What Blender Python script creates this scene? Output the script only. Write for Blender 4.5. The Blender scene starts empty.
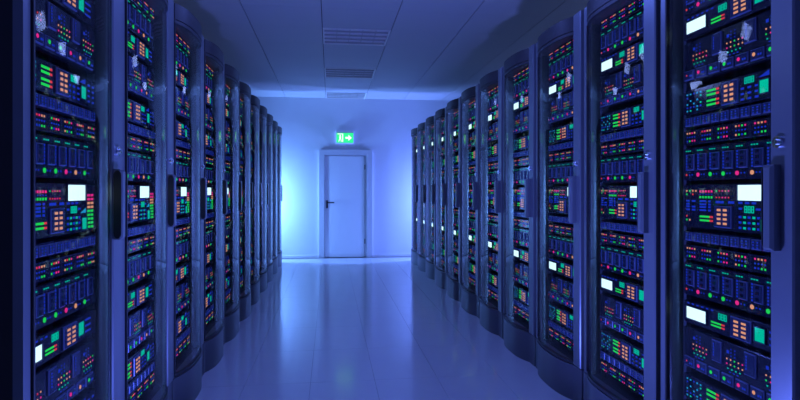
import bpy, math, random
from mathutils import Vector

# ------------------------------------------------------------------ camera, world, lights, exposure
sc = bpy.context.scene
col = sc.collection
YAW = math.radians(7.25)
CAM_H = 1.38

cam_d = bpy.data.cameras.new('camera')
cam_d.sensor_width = 36.0
cam_d.lens = 36.0 * 550.0 / 800.0
cam_d.shift_y = -10.0 / 800.0
cam_d.clip_start = 0.05
cam = bpy.data.objects.new('camera', cam_d)
cam.location = (0, 0, CAM_H)
cam.rotation_euler = (math.radians(90), 0, -YAW)
col.objects.link(cam)
sc.camera = cam

world = bpy.data.worlds.new('world')
world.use_nodes = True
world.node_tree.nodes['Background'].inputs[0].default_value = (0.05, 0.07, 0.30, 1)
world.node_tree.nodes['Background'].inputs[1].default_value = 0.2
sc.world = world

sc.view_settings.view_transform = 'Standard'
sc.view_settings.look = 'None'
sc.view_settings.gamma = 1.0
sc.view_settings.use_curve_mapping = False
sc.view_settings.exposure = 1.0
sc.cycles.transparent_max_bounces = 24
sc.cycles.max_bounces = 10
sc.cycles.sample_clamp_indirect = 3.0
sc.cycles.use_denoising = True


def area(name, loc, direction, sx, sy, energy, color, spin=0.0, spread=180):
    d = bpy.data.lights.new(name, 'AREA')
    d.shape = 'RECTANGLE'
    d.size, d.size_y = sx, sy
    d.energy = energy
    d.color = color
    d.spread = math.radians(spread)
    o = bpy.data.objects.new(name, d)
    q = Vector(direction).to_track_quat('-Z', 'Y')
    o.rotation_euler = q.to_euler()
    if spin:
        o.rotation_euler.rotate_axis('Z', spin)
    o.location = loc
    col.objects.link(o)
    return o


# upright blue lamps standing behind the far ends of both rows, against the end wall
area('end_lamp_behind_left_row', (-1.72, 10.94, 1.15), (1, 0.06, 0), 0.14, 0.9, 60, (0.15, 0.36, 1.0))
area('end_lamp_behind_right_row', (2.70, 10.92, 1.15), (-1, 0.06, 0), 0.14, 0.9, 62, (0.14, 0.25, 1.0))
# recessed floor light in the aisle in front of the camera, below the frame
area('floor_uplight', (0.32, 2.55, 0.03), (0, 0, 1), 0.22, 0.22, 46, (0.14, 0.20, 1.0))
# the lit luminaires of the aisle, ahead of the camera and above the frame
for i, y in enumerate((2.55, 4.65)):
    area('aisle_ceiling_lamp.%03d' % i, (0.312, y, 3.23), (0, 0, -1), 0.7, 0.6, 10, (0.14, 0.22, 1.0))
# square ceiling lamps of the neighbouring aisles
for i, y in enumerate((3.2, 5.2, 7.6)):
    area('side_aisle_lamp_right.%03d' % i, (2.75, y, 2.92), (0, 0, -1), 0.62, 0.62, 6, (0.30, 0.42, 1.0), math.radians(45))
    area('side_aisle_lamp_left.%03d' % i, (-2.1, y, 2.92), (0, 0, -1), 0.62, 0.62, 6, (0.30, 0.42, 1.0), math.radians(45))

# ------------------------------------------------------------------ materials
MATS = {}


def principled(name, base, rough=0.5, metal=0.0, spec=0.5, noise=0.0, nscale=30.0, bump=0.0):
    m = bpy.data.materials.new(name)
    m.use_nodes = True
    nt = m.node_tree
    p = nt.nodes['Principled BSDF']
    p.inputs['Base Color'].default_value = (*base, 1)
    p.inputs['Roughness'].default_value = rough
    p.inputs['Metallic'].default_value = metal
    p.inputs['Specular IOR Level'].default_value = spec
    if noise or bump:
        tc = nt.nodes.new('ShaderNodeTexCoord')
        n = nt.nodes.new('ShaderNodeTexNoise')
        n.inputs['Scale'].default_value = nscale
        n.inputs['Detail'].default_value = 4
        nt.links.new(tc.outputs['Object'], n.inputs['Vector'])
        if noise:
            mix = nt.nodes.new('ShaderNodeMix')
            mix.data_type = 'RGBA'
            mix.inputs[6].default_value = (*[c * (1 - noise) for c in base], 1)
            mix.inputs[7].default_value = (*[min(1, c * (1 + noise)) for c in base], 1)
            nt.links.new(n.outputs[0], mix.inputs[0])
            nt.links.new(mix.outputs[2], p.inputs['Base Color'])
        if bump:
            b = nt.nodes.new('ShaderNodeBump')
            b.inputs['Strength'].default_value = bump
            b.inputs['Distance'].default_value = 0.002
            nt.links.new(n.outputs[0], b.inputs['Height'])
            nt.links.new(b.outputs[0], p.inputs['Normal'])
    MATS[name] = m
    return m


def emit(name, color, strength):
    m = bpy.data.materials.new(name)
    m.use_nodes = True
    nt = m.node_tree
    nt.nodes.clear()
    out = nt.nodes.new('ShaderNodeOutputMaterial')
    e = nt.nodes.new('ShaderNodeEmission')
    e.inputs[0].default_value = (*color, 1)
    e.inputs[1].default_value = strength
    nt.links.new(e.outputs[0], out.inputs[0])
    m.cycles.emission_sampling = 'NONE'
    MATS[name] = m
    return m


def glass(name, tint, ior, rough):
    m = bpy.data.materials.new(name)
    m.use_nodes = True
    nt = m.node_tree
    nt.nodes.clear()
    out = nt.nodes.new('ShaderNodeOutputMaterial')
    t = nt.nodes.new('ShaderNodeBsdfTransparent')
    t.inputs[0].default_value = (*tint, 1)
    g = nt.nodes.new('ShaderNodeBsdfGlossy')
    g.inputs['Roughness'].default_value = rough
    f = nt.nodes.new('ShaderNodeFresnel')
    # thin pane: the same facing-angle reflectance on both faces (no total reflection inside)
    geo = nt.nodes.new('ShaderNodeNewGeometry')
    mr = nt.nodes.new('ShaderNodeMapRange')
    mr.inputs['To Min'].default_value = ior
    mr.inputs['To Max'].default_value = 1.0 / ior
    nt.links.new(geo.outputs['Backfacing'], mr.inputs['Value'])
    nt.links.new(mr.outputs[0], f.inputs[0])
    mx = nt.nodes.new('ShaderNodeMixShader')
    sc_ = nt.nodes.new('ShaderNodeMath')
    sc_.operation = 'MULTIPLY'
    sc_.inputs[1].default_value = 0.65
    nt.links.new(f.outputs[0], sc_.inputs[0])
    nt.links.new(sc_.outputs[0], mx.inputs[0])
    nt.links.new(t.outputs[0], mx.inputs[1])
    nt.links.new(g.outputs[0], mx.inputs[2])
    nt.links.new(mx.outputs[0], out.inputs[0])
    MATS[name] = m
    return m


principled('wall_paint', (0.72, 0.74, 0.78), 0.6, noise=0.02, nscale=6, bump=0.05)
principled('ceiling_board', (0.56, 0.57, 0.58), 0.7, noise=0.03, nscale=40, bump=0.1)
principled('ceiling_seam', (0.10, 0.10, 0.11), 0.9)
principled('floor_tile', (0.56, 0.57, 0.59), 0.13, noise=0.04, nscale=5)
principled('floor_seam', (0.06, 0.06, 0.07), 0.8)
principled('door_paint', (0.74, 0.76, 0.80), 0.28)
principled('trim_paint', (0.60, 0.61, 0.66), 0.35)
principled('base_white', (0.80, 0.81, 0.84), 0.4)
principled('dark_metal', (0.03, 0.03, 0.035), 0.35, metal=0.5)
principled('louvre_metal', (0.48, 0.48, 0.47), 0.45)
principled('lamp_reflector', (0.90, 0.90, 0.86), 0.5)
principled('lamp_tube', (0.85, 0.85, 0.85), 0.3)
principled('rack_steel', (0.18, 0.20, 0.24), 0.32, metal=0.45, noise=0.05, nscale=12)
principled('plinth_steel', (0.13, 0.14, 0.17), 0.36, metal=0.4)
principled('rack_dark', (0.034, 0.034, 0.040), 0.42, metal=0.0, spec=0.35)
principled('rack_side', (0.012, 0.012, 0.014), 0.5)
principled('rack_inside', (0.02, 0.022, 0.03), 0.6)
principled('rail_steel', (0.10, 0.11, 0.15), 0.45, metal=0.5)
principled('grip_shade_black', (0.008, 0.008, 0.010), 0.5)
principled('chrome', (0.8, 0.82, 0.88), 0.15, metal=1.0)
principled('chassis_black', (0.012, 0.014, 0.022), 0.11, spec=1.0)
principled('bay_face', (0.028, 0.036, 0.07), 0.13, spec=1.0)
principled('bay_edge', (0.14, 0.17, 0.30), 0.35, metal=0.2)
glass('door_glass', (0.92, 0.93, 0.96), 1.45, 0.03)
S = 0.34
emit('led_blue', (0.02, 0.07, 1.0), 0.75 * S)
emit('led_green', (0.02, 1.0, 0.14), 1.1 * S)
emit('led_red', (1.0, 0.06, 0.10), 1.1 * S)
emit('led_magenta', (1.0, 0.03, 0.30), 1.3 * S)
emit('led_orange', (1.0, 0.42, 0.24), 1.2 * S)
emit('led_cyan', (0.02, 0.55, 1.0), 0.9 * S)
emit('led_teal', (0.0, 0.75, 0.48), 1.1 * S)
emit('screen_white', (0.66, 1.0, 1.0), 2.3 * S)
emit('exit_green', (0.03, 0.85, 0.30), 0.6)
emit('exit_white', (0.75, 1.0, 0.88), 0.7)


# ------------------------------------------------------------------ mesh helpers
class Geo:
    def __init__(self):
        self.v, self.f = [], []

    def box(self, x0, x1, y0, y1, z0, z1):
        b = len(self.v)
        self.v += [(x0, y0, z0), (x1, y0, z0), (x1, y1, z0), (x0, y1, z0),
                   (x0, y0, z1), (x1, y0, z1), (x1, y1, z1), (x0, y1, z1)]
        self.f += [tuple(b + i for i in q) for q in
                   ((0, 3, 2, 1), (4, 5, 6, 7), (0, 1, 5, 4), (1, 2, 6, 5), (2, 3, 7, 6), (3, 0, 4, 7))]
        return self

    def cham(self, x0, x1, y0, y1, z0, z1, c):
        """box whose front (y0) face is chamfered by c"""
        b = len(self.v)
        self.v += [(x0 + c, y0, z0 + c), (x1 - c, y0, z0 + c), (x1 - c, y0, z1 - c), (x0 + c, y0, z1 - c),
                   (x0, y0 + c, z0), (x1, y0 + c, z0), (x1, y0 + c, z1), (x0, y0 + c, z1),
                   (x0, y1, z0), (x1, y1, z0), (x1, y1, z1), (x0, y1, z1)]
        for q in ((0, 1, 2, 3), (0, 4, 5, 1), (1, 5, 6, 2), (2, 6, 7, 3), (3, 7, 4, 0),
                  (4, 8, 9, 5), (5, 9, 10, 6), (6, 10, 11, 7), (7, 11, 8, 4), (8, 11, 10, 9)):
            self.f.append(tuple(b + i for i in q))
        return self

    def strip(self, prof, th, z0, z1):
        """plan profile [(x,y)...] given thickness th towards +y, between two heights"""
        b = len(self.v)
        n = len(prof)
        for (x, y) in prof:
            self.v += [(x, y, z0), (x, y, z1), (x, y + th, z0), (x, y + th, z1)]
        for i in range(n - 1):
            a, c = b + 4 * i, b + 4 * i + 4
            self.f += [(a, c, c + 1, a + 1), (a + 2, a + 3, c + 3, c + 2), (a + 1, c + 1, c + 3, a + 3), (a, a + 2, c + 2, c)]
        e = b + 4 * (n - 1)
        self.f += [(b, b + 1, b + 3, b + 2), (e, e + 2, e + 3, e + 1)]
        return self

    def slab(self, prof, yback, z0, z1):
        """solid between a plan profile and a straight back line"""
        b = len(self.v)
        n = len(prof)
        for (x, y) in prof:
            self.v += [(x, y, z0), (x, y, z1), (x, yback, z0), (x, yback, z1)]
        for i in range(n - 1):
            a, c = b + 4 * i, b + 4 * i + 4
            self.f += [(a, c, c + 1, a + 1), (a + 2, a + 3, c + 3, c + 2), (a + 1, c + 1, c + 3, a + 3), (a, a + 2, c + 2, c)]
        e = b + 4 * (n - 1)
        self.f += [(b, b + 1, b + 3, b + 2), (e, e + 2, e + 3, e + 1)]
        return self

    def cyl(self, cx, cz, r, y0, y1, n=16):
        b = len(self.v)
        for k in range(n):
            a = 2 * math.pi * k / n
            x, z = cx + r * math.cos(a), cz + r * math.sin(a)
            self.v += [(x, y0, z), (x, y1, z)]
        for k in range(n):
            i, j = b + 2 * k, b + 2 * ((k + 1) % n)
            self.f.append((i, j, j + 1, i + 1))
        self.f.append(tuple(b + 2 * k for k in range(n))[::-1])
        self.f.append(tuple(b + 2 * k + 1 for k in range(n)))
        return self

    def poly(self, pts, y0, y1):
        """polygon in x,z extruded in y"""
        b = len(self.v)
        n = len(pts)
        self.v += [(x, y0, z) for x, z in pts] + [(x, y1, z) for x, z in pts]
        self.f.append(tuple(range(b, b + n)))
        self.f.append(tuple(range(b + 2 * n - 1, b + n - 1, -1)))
        for k in range(n):
            j = (k + 1) % n
            self.f.append((b + k, b + n + k, b + n + j, b + j))
        return self

    def mesh(self, name, mat, smooth=False):
        me = bpy.data.meshes.new(name)
        me.from_pydata(self.v, [], self.f)
        me.materials.append(MATS[mat])
        if smooth:
            for p in me.polygons:
                p.use_smooth = True
            me.set_sharp_from_angle(angle=math.radians(35))
        me.update()
        return me


def link(name, data, parent=None, loc=None):
    o = bpy.data.objects.new(name, data)
    if parent is not None:
        o.parent = parent
    if loc is not None:
        o.location = loc
    col.objects.link(o)
    return o


def tag(o, label=None, cat=None, group=None, kind=None):
    if label: o['label'] = label
    if cat: o['category'] = cat
    if group: o['group'] = group
    if kind: o['kind'] = kind
    return o


# ------------------------------------------------------------------ the room
X0, X1, Y0, Y1, ZC = -2.9, 3.75, -3.0, 11.30, 3.25


def struct(name, geo, mat):
    return tag(link(name, geo.mesh(name, mat)), kind='structure')


floor = struct('floor', Geo().box(X0 - .1, X1 + .1, Y0 - .1, Y1 + .1, -0.12, -0.004), 'floor_seam')
TX, TY = 0.46, 0.80
tile_me = Geo().box(0.0008, TX - 0.0008, 0.0008, TY - 0.0008, -0.004, 0.0).mesh('floor_tile', 'floor_tile')
nx0 = math.floor((X0 + 0.138) / TX)
x = -0.138 + TX * nx0
while x < X1:
    y = 3.99 - TY * 9
    while y < Y1 - 0.01:
        if x >= X0 - 0.3 and x + TX <= X1 + 0.3 and y > Y0 - 0.6 and y + TY < Y1 + 0.15:
            link('floor_tile', tile_me, floor, (x, y, 0))
        y += TY
    x += TX

ceiling = struct('ceiling', Geo().box(X0 - .1, X1 + .1, Y0 - .1, Y1 + .1, ZC + 0.075, ZC + 0.2), 'ceiling_seam')
CX, CY = 0.80, 0.70
ctile_me = Geo().box(0.004, CX - 0.004, 0.0015, CY - 0.0015, 0, 0.012).mesh('ceiling_tile', 'ceiling_board')
LAMP_Y = (6.4, 8.5, 10.6)
for i in range(-4, 6):
    xx = -0.088 + CX * i
    if xx + CX < X0 or xx > X1:
        continue
    for j in range(0, 21):
        yy = Y1 - CY * (j + 1)
        if i == 0 and any(abs(yy - q) < 0.05 for q in LAMP_Y):
            continue
        link('ceiling_tile', ctile_me, ceiling, (xx, yy, ZC))

struct('wall_end', Geo().box(X0 - .1, X1 + .1, Y1, Y1 + 0.12, -0.1, ZC + 0.1), 'wall_paint')
struct('wall_left', Geo().box(X0 - .12, X0, Y0, Y1, -0.1, ZC + 0.1), 'wall_paint')
struct('wall_right', Geo().box(X1, X1 + .12, Y0, Y1, -0.1, ZC + 0.1), 'wall_paint')
struct('wall_rear', Geo().box(X0 - .1, X1 + .1, Y0 - .12, Y0, -0.1, ZC + 0.1), 'wall_paint')
struct('baseboard_end_left', Geo().box(X0, -0.225, Y1 - 0.018, Y1, 0, 0.055), 'base_white')
struct('baseboard_end_right', Geo().box(0.865, X1, Y1 - 0.018, Y1, 0, 0.055), 'base_white')

# door in the end wall
door = link('door_1', None, None, (0.30, Y1, 0))
tag(door, kind='structure')
g = Geo()
dx = -0.30
g.box(-0.22 + dx, -0.115 + dx, -0.045, 0, 0, 2.20)
g.box(0.755 + dx, 0.86 + dx, -0.045, 0, 0, 2.20)
g.box(-0.115 + dx, 0.755 + dx, -0.045, 0, 2.09, 2.20)
link('door_frame', g.mesh('door_frame', 'trim_paint'), door)
g = Geo()
g.box(0.705 + dx, 0.755 + dx, -0.018, 0, 0, 2.09)
g.box(-0.115 + dx, 0.705 + dx, -0.008, 0, 2.075, 2.09)
link('door_jamb', g.mesh('door_jamb', 'trim_paint'), door)
leaf = link('door_leaf', Geo().cham(-0.105 + dx, 0.70 + dx, -0.026, -0.004, 0.008, 2.07, 0.004).mesh('door_leaf', 'door_paint'), door)
g = Geo()
g.box(-0.078 + dx, -0.042 + dx, -0.034, -0.024, 1.01, 1.17)
g.cyl(-0.06 + dx, 1.125, 0.012, -0.075, -0.03, 10)
g.box(-0.07 + dx, 0.085 + dx, -0.088, -0.072, 1.115, 1.137)
link('door_handle', g.mesh('door_handle', 'dark_metal'), leaf)
for z in (0.28, 1.80):
    g = Geo().box(0.700 + dx, 0.716 + dx, -0.032, -0.014, z, z + 0.10)
    link('hinge', g.mesh('hinge', 'dark_metal'), leaf)

# emergency exit sign over the door
ex = link('exit_sign', None, None, (0.300, Y1, 2.44))
tag(ex, 'green lit emergency exit sign with white figure and arrow above the door', 'sign')
link('housing', Geo().cham(-0.185, 0.185, -0.075, 0, -0.115, 0.145, 0.01).mesh('housing', 'base_white'), ex)
link('sign_panel', Geo().box(-0.170, 0.170, -0.080, -0.074, -0.098, 0.098).mesh('sign_panel', 'exit_green'), ex)
g = Geo()
g.box(-0.055, -0.035, -0.083, -0.0795, -0.085, 0.085)
g.box(-0.150, -0.035, -0.083, -0.0795, 0.070, 0.085)
g.cyl(-0.095, 0.048, 0.016, -0.083, -0.0795, 10)
g.poly([(-0.115, 0.028), (-0.075, 0.028), (-0.078, -0.018), (-0.112, -0.018)], -0.083, -0.0795)
g.poly([(-0.112, -0.018), (-0.094, -0.018), (-0.118, -0.080), (-0.134, -0.080)], -0.083, -0.0795)
g.poly([(-0.096, -0.018), (-0.078, -0.018), (-0.062, -0.078), (-0.078, -0.080)], -0.083, -0.0795)
link('pictogram', g.mesh('pictogram', 'exit_white'), ex)
g = Geo()
g.box(0.010, 0.085, -0.083, -0.0795, -0.020, 0.020)
g.poly([(0.070, -0.062), (0.070, 0.062), (0.140, 0.0)], -0.083, -0.0795)
link('arrow', g.mesh('arrow', 'exit_white'), ex)

# louvred ceiling luminaires
slat_long = Geo().box(-0.385, 0.385, -0.004, 0.004, 0.006, 0.026).mesh('louvre_slat', 'louvre_metal')
slat_cross = Geo().box(-0.003, 0.003, -0.335, 0.335, 0.010, 0.026).mesh('louvre_slat', 'louvre_metal')
lamp_frame = Geo()
for a in ((-0.396, -0.38, -0.345, 0.345), (0.38, 0.396, -0.345, 0.345), (-0.38, 0.38, -0.345, -0.330), (-0.38, 0.38, 0.330, 0.345)):
    lamp_frame.box(a[0], a[1], a[2], a[3], -0.006, 0.06)
lamp_frame = lamp_frame.mesh('lamp_frame', 'lamp_reflector')
lamp_back = Geo().box(-0.38, 0.38, -0.33, 0.33, 0.027, 0.034).mesh('reflector', 'lamp_reflector')
lamp_tube = Geo()
tube_v = []
for k in range(10):
    a = 2 * math.pi * k / 10
    tube_v += [(-0.37, 0.007 * math.cos(a), 0.019 + 0.007 * math.sin(a)), (0.37, 0.007 * math.cos(a), 0.019 + 0.007 * math.sin(a))]
lamp_tube.v = tube_v
lamp_tube.f = [(2 * k, 2 * ((k + 1) % 10), 2 * ((k + 1) % 10) + 1, 2 * k + 1) for k in range(10)]
lamp_tube = lamp_tube.mesh('lamp_tube', 'lamp_tube', True)
for q, lab in zip(LAMP_Y, ('unlit louvred ceiling light nearest the camera, largest of the three',
                           'unlit louvred ceiling light in the middle of the three in line',
                           'unlit louvred ceiling light farthest back, close above the end wall')):
    r = link('ceiling_light', None, None, (-0.088 + 0.4, q + 0.35, ZC + 0.002))
    tag(r, lab, 'ceiling light', 'louvred ceiling lights along the aisle')
    link('lamp_frame', lamp_frame, r)
    link('reflector', lamp_back, r)
    for k in range(4):
        link('lamp_tube', lamp_tube, r, (0, -0.25 + 0.166 * k, 0))
    for k in range(5):
        link('louvre_slat', slat_long, r, (0, -0.33 + 0.165 * k, 0))
    for k in range(6):
        link('louvre_slat', slat_cross, r, (-0.385 + 0.154 * k, 0, 0))

# ------------------------------------------------------------------ server rack
W = 0.79
BOW = 0.058
SA, SB = 0.048, 0.680          # bowed span along the width, measured from the hinge side


def lx(s):
    return s - 0.395


def bow(s):
    if s <= SA or s >= SB:
        return 0.0
    q = (s - (SA + SB) / 2) / ((SB - SA) / 2)
    return -BOW * (1 - abs(q) ** 2.8)


def arc(s0, s1, off=0.0, n=40):
    out = []
    for i in range(n + 1):
        s = s0 + (s1 - s0) * i / n
        out.append((lx(s), bow(s) + off))
    return out


def full_profile(off=0.0):
    return [(lx(0.0), off)] + arc(SA, SB, off) + [(lx(W), off)]


RH = 2.52
RACK = []   # (name, mesh, parent part name)


def rp(name, geo, mat, parent=None, smooth=False):
    RACK.append((name, geo.mesh(name, mat, smooth), parent))


rp('side_panel', Geo().box(lx(0), lx(0.018), 0.03, 1.0, 0.0, 2.42), 'rack_side')
rp('side_panel', Geo().box(lx(W - 0.018), lx(W), 0.03, 1.0, 0.0, 2.42), 'rack_side')
rp('back_panel', Geo().box(lx(0.018), lx(W - 0.018), 0.985, 1.0, 0.0, 2.42), 'rack_inside')
rp('inner_floor', Geo().box(lx(0.018), lx(W - 0.018), 0.03, 0.985, 0.21, 0.225), 'rack_inside')
g = Geo().slab(arc(SA, SB, -0.004, 40), 0.03, 2.425, RH)
g.box(lx(0), lx(W), 0.031, 1.0, 2.425, RH)
rp('roof_panel', g, 'rack_dark', None, True)
rp('plinth', Geo().slab(full_profile(-0.004), 0.03, 0.0, 0.232), 'plinth_steel', None, True)
rp('front_post', Geo().box(lx(0.0), lx(0.042), 0.0, 0.03, 0.236, 2.525), 'rack_steel')
rp('front_post', Geo().box(lx(0.70), lx(W), 0.022, 0.045, 0.236, 2.422), 'rack_dark')
for s in (0.062, 0.692):
    rp('mounting_rail', Geo().box(lx(s), lx(s + 0.022), 0.0765, 0.10, 0.226, 2.422), 'rail_steel')
# bowed glass door
g = Geo()
g.strip(arc(SA, SB, -0.002), 0.022, 0.238, 0.256)
g.strip(arc(SA, SB, -0.002), 0.022, 2.400, 2.420)
g.box(lx(SA - 0.002), lx(SA + 0.008), -0.008, 0.022, 0.256, 2.400)
rp('door', g, 'rack_dark', None, True)
rp('handle_stile', Geo().cham(lx(SB), lx(0.783), -0.012, 0.018, 0.238, 2.525, 0.006), 'rack_steel', 'door')
rp('glass_pane', Geo().strip(arc(SA + 0.008, SB, 0.004), 0.005, 0.256, 2.400), 'door_glass', 'door', True)
g = Geo()
g.cham(lx(0.681), lx(0.729), -0.048, -0.0125, 1.165, 1.470, 0.010)
rp('handle', g, 'rack_steel', 'door', True)
# flat black plate painting the shaded hollow of the grip, hinge side of the handle
g = Geo()
pts = []
for (zc_, sg) in ((1.190, -1), (1.445, 1)):
    for i in range(7):
        a = math.pi * i / 6
        pts.append((-0.0295 - 0.0155 * math.cos(a) * -sg, zc_ + sg * 0.020 * math.sin(a)))
g2 = Geo().poly(pts, 0.0, 0.003)
g.v = [(lx(0.6815) - y, x, z) for (x, y, z) in g2.v]
g.f = g2.f
rp('grip_shade_plate', g, 'grip_shade_black', 'door')
g = Geo()
g.cyl(lx(0.722), 1.55, 0.021, -0.022, -0.010, 20)
g.cyl(lx(0.722), 1.55, 0.010, -0.030, -0.020, 14)
rp('lock', g, 'chrome', 'door', True)

# ------------------------------------------------------------------ rack units
UW = 0.60


def ux(s):
    return s - UW / 2


class Unit:
    def __init__(self, h):
        self.h = h
        self.parts = []        # (name, geo, mat, stuff)
        g = Geo()
        g.cham(ux(0), ux(UW), 0.0, 0.45, 0.0, h, 0.004)
        g.box(ux(-0.012), ux(0), 0.004, 0.010, 0.004, h - 0.004)
        g.box(ux(UW), ux(UW + 0.012), 0.004, 0.010, 0.004, h - 0.004)
        self.parts.append(('chassis', g, 'chassis_black', False))
        self.led = {}

    def part(self, name, geo, mat, stuff=False):
        self.parts.append((name, geo, mat, stuff))

    def dot(self, c, s, z, w=0.0075, hh=None):
        hh = hh or w
        gg = self.led.setdefault(c, Geo())
        gg.box(ux(s - w / 2), ux(s + w / 2), -0.0012, 0.001, z - hh / 2, z + hh / 2)

    def grid(self, c, s0, s1, ns, z0, z1, nz, w=0.007, hh=None):
        for i in range(ns):
            for j in range(nz):
                s = s0 + (s1 - s0) * (i / max(1, ns - 1))
                z = z0 + (z1 - z0) * (j / max(1, nz - 1))
                cc = c(i, j) if callable(c) else c
                if cc:
                    self.dot(cc, s, z, w, hh)

    def screen(self, name, s0, s1, z0, z1, mat):
        self.part(name, Geo().cham(ux(s0), ux(s1), -0.003, 0.001, z0, z1, 0.001), mat)
        b = 0.004
        g = Geo()
        for a in ((s0 - b, s1 + b, z0 - b, z0), (s0 - b, s1 + b, z1, z1 + b), (s0 - b, s0, z0, z1), (s1, s1 + b, z0, z1)):
            g.box(ux(a[0]), ux(a[1]), -0.006, 0.001, a[2], a[3])
        self.part(name + '_bezel', g, 'bay_face')

    def bay(self, name, s0, s1, z0, z1):
        """raised bay cover: face with a lighter rim"""
        self.part(name, Geo().cham(ux(s0), ux(s1), -0.008, 0.001, z0, z1, 0.003), 'bay_edge')
        i = len([p for p in self.parts if p[0] == name]) - 1
        self.part('bay_cover', Geo().box(ux(s0 + 0.004), ux(s1 - 0.004), -0.0095, -0.006, z0 + 0.004, z1 - 0.004), 'bay_face')

    def keypad(self, s0, s1, z0, z1, ns, nz):
        self.bay('keypad', s0, s1, z0, z1)
        g = Geo()
        cw, ch = (s1 - s0 - 0.030) / ns, (z1 - z0 - 0.016) / nz
        for i in range(ns):
            for j in range(nz):
                a, b = s0 + 0.015 + cw * i, z0 + 0.008 + ch * j
                g.cham(ux(a + cw * 0.20), ux(a + cw * 0.80), -0.0108, -0.009, b + ch * 0.24, b + ch * 0.76, 0.0005)
        self.part('keypad_buttons', g, 'led_orange', True)

    def meter(self, s0, s1, z0, z1, rows, cols=4):
        """horizontal level meter: green, then orange, then red"""
        for r in range(rows):
            z = z0 + (z1 - z0) * (r + 0.5) / rows
            hh = (z1 - z0) / rows * 0.5
            n = cols
            for i in range(n):
                c = 'led_green' if i < n * 0.55 else ('led_orange' if i < n - 1 else 'led_red')
                self.dot(c, s0 + (s1 - s0) * (i + 0.5) / n, z, (s1 - s0) / n * 0.96, hh)

    def digits(self, s0, s1, z0, z1):
        """three seven-segment figures, all segments lit"""
        n = 3
        w = (s1 - s0) / n
        t = 0.0035
        g = Geo()
        for k in range(n):
            a, b = s0 + k * w + 0.002, s0 + (k + 1) * w - 0.002
            m = (z0 + z1) / 2
            for z in (z0, m - t / 2, z1 - t):
                g.box(ux(a), ux(b), -0.0015, 0.001, z, z + t)
            g.box(ux(a), ux(a + t), -0.0015, 0.001, z0, z1)
            g.box(ux(b - t), ux(b), -0.0015, 0.001, z0, z1)
        self.part('numeric_display', g, 'led_teal', True)

    def done(self):
        for c, gg in self.led.items():
            self.parts.append((c.replace('led_', '') + '_lights', gg, c, True))
        return self


rnd = random.Random(7)
UNITS = {}

# A: slim control unit with white display
u = Unit(0.104)
u.screen('display', 0.016, 0.150, 0.024, 0.078, 'screen_white')
u.grid('led_blue', 0.025, 0.185, 6, 0.093, 0.093, 1, 0.014, 0.006)
u.meter(0.178, 0.262, 0.022, 0.050, 2)
u.digits(0.222, 0.276, 0.062, 0.090)
u.keypad(0.302, 0.415, 0.010, 0.096, 2, 4)
u.screen('status_light', 0.430, 0.482, 0.028, 0.082, 'led_teal')
for z in (0.030, 0.054, 0.078):
    u.dot('led_blue', 0.526, z, 0.050, 0.008)
UNITS['A'] = u.done()

# B: module server
u = Unit(0.186)
u.bay('bay', 0.190, 0.248, 0.085, 0.176)
u.bay('bay', 0.378, 0.440, 0.085, 0.176)
for s in (0.206, 0.394):
    g = Geo()
    for k in range(5):
        zz = 0.108 + 0.012 * k
        g.box(ux(s - 0.003), ux(s + 0.003), -0.0102, -0.009, zz, zz + 0.007)
    u.part('bay_lights', g, 'led_blue', True)
for s in (0.060, 0.275, 0.485):
    u.dot('led_blue', s + 0.006, 0.146, 0.013)
    u.grid('led_blue', s + 0.024, s + 0.046, 2, 0.132, 0.160, 3, 0.005)
    u.grid(lambda i, j: rnd.choice(['led_orange', 'led_orange', 'led_red', 'led_green', 'led_magenta']), s, s + 0.088, 5, 0.096, 0.116, 2, 0.006)
    u.grid('led_teal', s + 0.006, s + 0.075, 4, 0.077, 0.077, 1, 0.007, 0.005)
    u.grid('led_blue', s + 0.018, s + 0.062, 3, 0.064, 0.064, 1, 0.009, 0.004)
cols7 = ['led_red', 'led_magenta', 'led_green', 'led_green', 'led_magenta', 'led_orange', 'led_green']
for k in range(7):
    a = 0.0 + 0.0815 * k + 0.004
    u.bay('module', a, a + 0.070, 0.008, 0.052)
    cm = cols7[k]
    g = Geo().cyl(ux(a + 0.022), 0.031, 0.008 if k else 0.004, -0.0105, -0.009, 10)
    u.part('module_light', g, cm, False)
    g = Geo()
    g.box(ux(a + 0.042), ux(a + 0.050), -0.0102, -0.009, 0.022, 0.030)
    g.box(ux(a + 0.054), ux(a + 0.061), -0.0102, -0.009, 0.022, 0.030)
    u.part('module_lights', g, 'led_blue', True)
UNITS['B'] = u.done()

# C: keypad server
u = Unit(0.116)
u.grid(lambda i, j: rnd.choice(['led_cyan', 'led_blue', 'led_cyan', 'led_teal', None]), 0.018, 0.110, 5, 0.018, 0.094, 6, 0.009, 0.007)
u.meter(0.150, 0.228, 0.062, 0.098, 2)
u.meter(0.150, 0.228, 0.018, 0.054, 2)
u.keypad(0.248, 0.345, 0.010, 0.106, 2, 4)
u.digits(0.372, 0.426, 0.078, 0.104)
u.grid('led_blue', 0.362, 0.438, 3, 0.018, 0.062, 3, 0.018, 0.008)
u.screen('status_light', 0.455, 0.502, 0.026, 0.076, 'led_teal')
g = Geo().poly([(ux(0.448), 0.090), (ux(0.500), 0.090), (ux(0.500), 0.110)], -0.0015, 0.001)
u.part('arrow_light', g, 'led_blue')
u.grid('led_blue', 0.535, 0.575, 2, 0.024, 0.090, 4, 0.018, 0.008)
UNITS['C'] = u.done()

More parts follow.
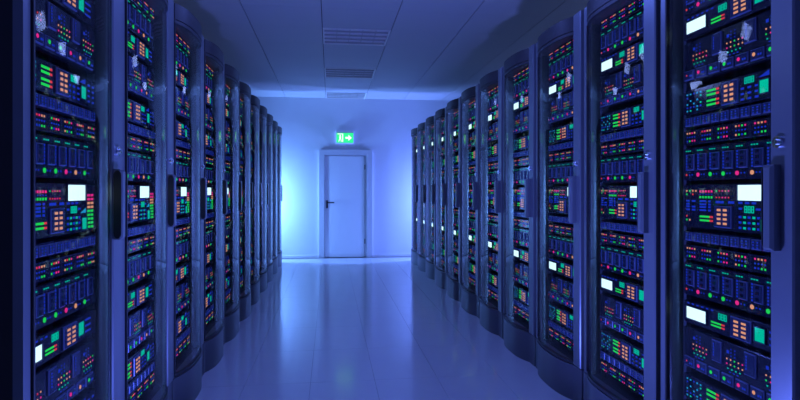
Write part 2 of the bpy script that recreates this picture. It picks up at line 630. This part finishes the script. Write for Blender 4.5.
# D: thin vented unit with blue LED pairs
u = Unit(0.052)
for k in range(10):
    a = 0.010 + 0.058 * k
    u.bay('vent_panel', a, a + 0.050, 0.006, 0.046)
    g = Geo()
    for q in range(2):
        for j in range(3):
            sx = a + 0.014 + 0.022 * q
            zz = 0.011 + 0.011 * j
            g.box(ux(sx - 0.004), ux(sx + 0.004), -0.0102, -0.009, zz, zz + 0.005)
    u.part('vent_lights', g, 'led_blue', True)
UNITS['D'] = u.done()

# E: LED strip unit
u = Unit(0.070)
for k in range(6):
    c0 = 0.018 + 0.103 * k
    top = ['led_red', 'led_orange', 'led_magenta', 'led_orange', 'led_green']
    bot = ['led_green', 'led_magenta', 'led_green', 'led_orange', 'led_blue']
    for i in range(4):
        s = c0 + 0.017 * i
        u.dot(rnd.choice(top), s, 0.054, 0.0075)
        u.dot('led_blue', s, 0.036, 0.006)
        u.dot(rnd.choice(bot), s, 0.018, 0.0075)
UNITS['E'] = u.done()

# F: drive server
u = Unit(0.152)
for k in range(7):
    c0 = 0.010 + 0.0805 * k
    u.bay('drive_bay', c0 + 0.016, c0 + 0.064, 0.046, 0.120)
    g = Geo()
    for z in (0.056, 0.080, 0.102):
        g.box(ux(c0 + 0.030), ux(c0 + 0.046), -0.0115, -0.009, z, z + 0.012)
    u.part('drive_latch', g, 'chassis_black', True)
    u.grid('led_teal', c0, c0 + 0.028, 3, 0.136, 0.136, 1, 0.008, 0.005)
    u.grid('led_blue', c0 + 0.002, c0 + 0.002, 1, 0.052, 0.116, 6, 0.008, 0.0075)
    g = Geo().cyl(ux(c0 + 0.002), 0.026, 0.0095 if k else 0.005, -0.002, 0.001, 10)
    u.part('drive_light', g, cols7[k])
    u.grid('led_blue', c0 + 0.024, c0 + 0.042, 2, 0.026, 0.026, 1, 0.006)
UNITS['F'] = u.done()

# G: large control server
u = Unit(0.198)
for i in range(5):
    u.dot('led_magenta', 0.108 + 0.0185 * i, 0.166, 0.0095)
    u.dot('led_green', 0.108 + 0.0185 * i, 0.140, 0.0095)
    u.dot('led_blue', 0.108 + 0.0185 * i, 0.153, 0.005)
u.grid(lambda i, j: rnd.choice(['led_orange', 'led_red', 'led_green', None]), 0.014, 0.078, 4, 0.152, 0.168, 2, 0.008)
u.grid(lambda i, j: rnd.choice(['led_orange', 'led_red', 'led_green', 'led_magenta']), 0.212, 0.285, 5, 0.140, 0.168, 2, 0.006)
for z in (0.122, 0.108, 0.096, 0.082):
    for s in (0.022, 0.062, 0.116, 0.134, 0.168):
        if rnd.random() < 0.85:
            u.dot('led_blue', s, z, 0.024 if s != 0.168 else 0.014, 0.008)
u.dot('led_blue', 0.232, 0.120, 0.048, 0.010)
u.dot('led_blue', 0.300, 0.120, 0.034, 0.010)
u.grid(lambda i, j: rnd.choice(['led_orange', 'led_red', 'led_green', None]), 0.014, 0.078, 4, 0.034, 0.052, 2, 0.008)
u.meter(0.104, 0.190, 0.028, 0.062, 2)
u.keypad(0.205, 0.308, 0.012, 0.104, 2, 4)
u.screen('display', 0.340, 0.496, 0.130, 0.192, 'screen_white')
u.grid('led_blue', 0.352, 0.424, 3, 0.120, 0.120, 1, 0.022, 0.009)
u.digits(0.372, 0.426, 0.080, 0.108)
u.dot('led_blue', 0.352, 0.096, 0.018, 0.008)
u.dot('led_blue', 0.446, 0.096, 0.024, 0.008)
u.grid(lambda i, j: 'led_teal' if i in (1, 3) else 'led_blue', 0.350, 0.448, 5, 0.018, 0.062, 3, 0.014, 0.009)
g = Geo().poly([(ux(0.458), 0.078), (ux(0.505), 0.078), (ux(0.505), 0.098)], -0.0015, 0.001)
u.part('arrow_light', g, 'led_cyan')
u.screen('status_light', 0.462, 0.508, 0.012, 0.058, 'led_teal')
for j in range(9):
    c = 'led_green' if j < 5 else ('led_orange' if j < 7 else 'led_magenta')
    for s in (0.534, 0.566):
        u.dot(c, s, 0.018 + 0.0165 * j, 0.024, 0.010)
UNITS['G'] = u.done()

UMESH = {}
for k, u in UNITS.items():
    parts = [(n, g.mesh(n, m), st) for (n, g, m, st) in u.parts]
    # the same unit as one mesh, for racks too far off to show their parts
    mats, vs, fs, mi = [], [], [], []
    for (n, g, m, st) in u.parts:
        if m not in mats:
            mats.append(m)
        b = len(vs)
        vs += g.v
        fs += [tuple(b + i for i in f) for f in g.f]
        mi += [mats.index(m)] * len(g.f)
    me = bpy.data.meshes.new('rack_unit')
    me.from_pydata(vs, [], fs)
    for m in mats:
        me.materials.append(MATS[m])
    me.polygons.foreach_set('material_index', mi)
    me.update()
    UMESH[k] = (parts, me)

NAMES = {'A': ('control_unit', 'slim control unit with white display', 'server'),
         'B': ('module_server', 'module server with scattered orange lights', 'server'),
         'C': ('keypad_server', 'keypad server with square green light', 'server'),
         'D': ('vented_unit', 'thin vented unit with blue lights', 'server'),
         'E': ('network_switch', 'network switch with rows of coloured lights', 'switch'),
         'F': ('drive_server', 'drive server with upright bays', 'server'),
         'G': ('main_control_server', 'tall control server with wide white display', 'server')}
# base height of every unit, from the bottom up
STACK = [('E', 0.268), ('D', 0.346), ('C', 0.408), ('B', 0.556), ('A', 0.762), ('F', 0.892), ('E', 1.056),
         ('D', 1.140), ('G', 1.208), ('F', 1.424), ('E', 1.588), ('D', 1.668), ('C', 1.728), ('B', 1.880),
         ('A', 2.080), ('F', 2.196), ('E', 2.352)]
WORDS = {2: ('lower', 'upper'), 3: ('lower', 'middle', 'upper'), 4: ('lowest', 'second lowest', 'second highest', 'highest')}
ORD = ['first', 'second', 'third', 'fourth', 'fifth', 'sixth', 'seventh', 'eighth', 'ninth', 'tenth', 'eleventh']
NFULL = {'left': 4, 'right': 5}


def add_rack(side, i):
    if side == 'left':
        loc, rz = (-0.942, 1.83 + 0.808 * i + 0.4, 0), math.pi / 2
    else:
        loc, rz = (1.59, 1.69 + 0.812 * i + 0.4, 0), -math.pi / 2
    which = 'nearest' if i == 0 else ('last' if i == 10 else ORD[i])
    root = link('server_rack', None, None, loc)
    root.rotation_euler.z = rz
    lab = {0: 'nearest server rack of the %s row, cut off by the frame, with bowed glass door' % side,
           10: 'last server rack of the %s row, close to the end wall' % side}.get(
        i, '%s server rack from the camera in the %s row, with bowed glass door' % (ORD[i], side))
    tag(root, lab, 'server rack', 'server racks along the aisle')
    made = {}
    for (n, me, par) in RACK:
        o = link(n, me, made[par] if par else root)
        made.setdefault(n, o)
    # the units mounted inside
    seen = {}
    total = {}
    for k, z in STACK:
        total[k] = total.get(k, 0) + 1
    c, s = math.cos(rz), math.sin(rz)
    ox, oy = -0.005, 0.065
    for k, z in STACK:
        q = seen.get(k, 0)
        seen[k] = q + 1
        nm, desc, cat = NAMES[k]
        pos = '' if total[k] == 1 else WORDS[total[k]][q] + ' '
        label = '%s%s, %s rack of %s row' % (pos, desc, which, side)
        wl = (loc[0] + ox * c - oy * s, loc[1] + ox * s + oy * c, z)
        parts, joined = UMESH[k]
        if i < NFULL[side]:
            r = link(nm, None, None, wl)
            bay = None
            for (n, me, stuff) in parts:
                if n in ('bay_cover', 'drive_latch', 'module_light', 'module_lights', 'vent_lights', 'keypad_buttons', 'bay_lights') and bay:
                    o = link(n, me, bay)
                elif n.endswith('_bezel'):
                    o = link(n, me, last)
                else:
                    o = link(n, me, r)
                    last = o
                    if n in ('bay', 'drive_bay', 'module', 'vent_panel', 'keypad'):
                        bay = o
                if stuff:
                    o['kind'] = 'stuff'
        else:
            r = link(nm, joined, None, wl)
        r.rotation_euler.z = rz
        tag(r, label, cat, nm.replace('_', ' ') + ' copies in the racks')


for side in ('left', 'right'):
    for i in range(11):
        add_rack(side, i)
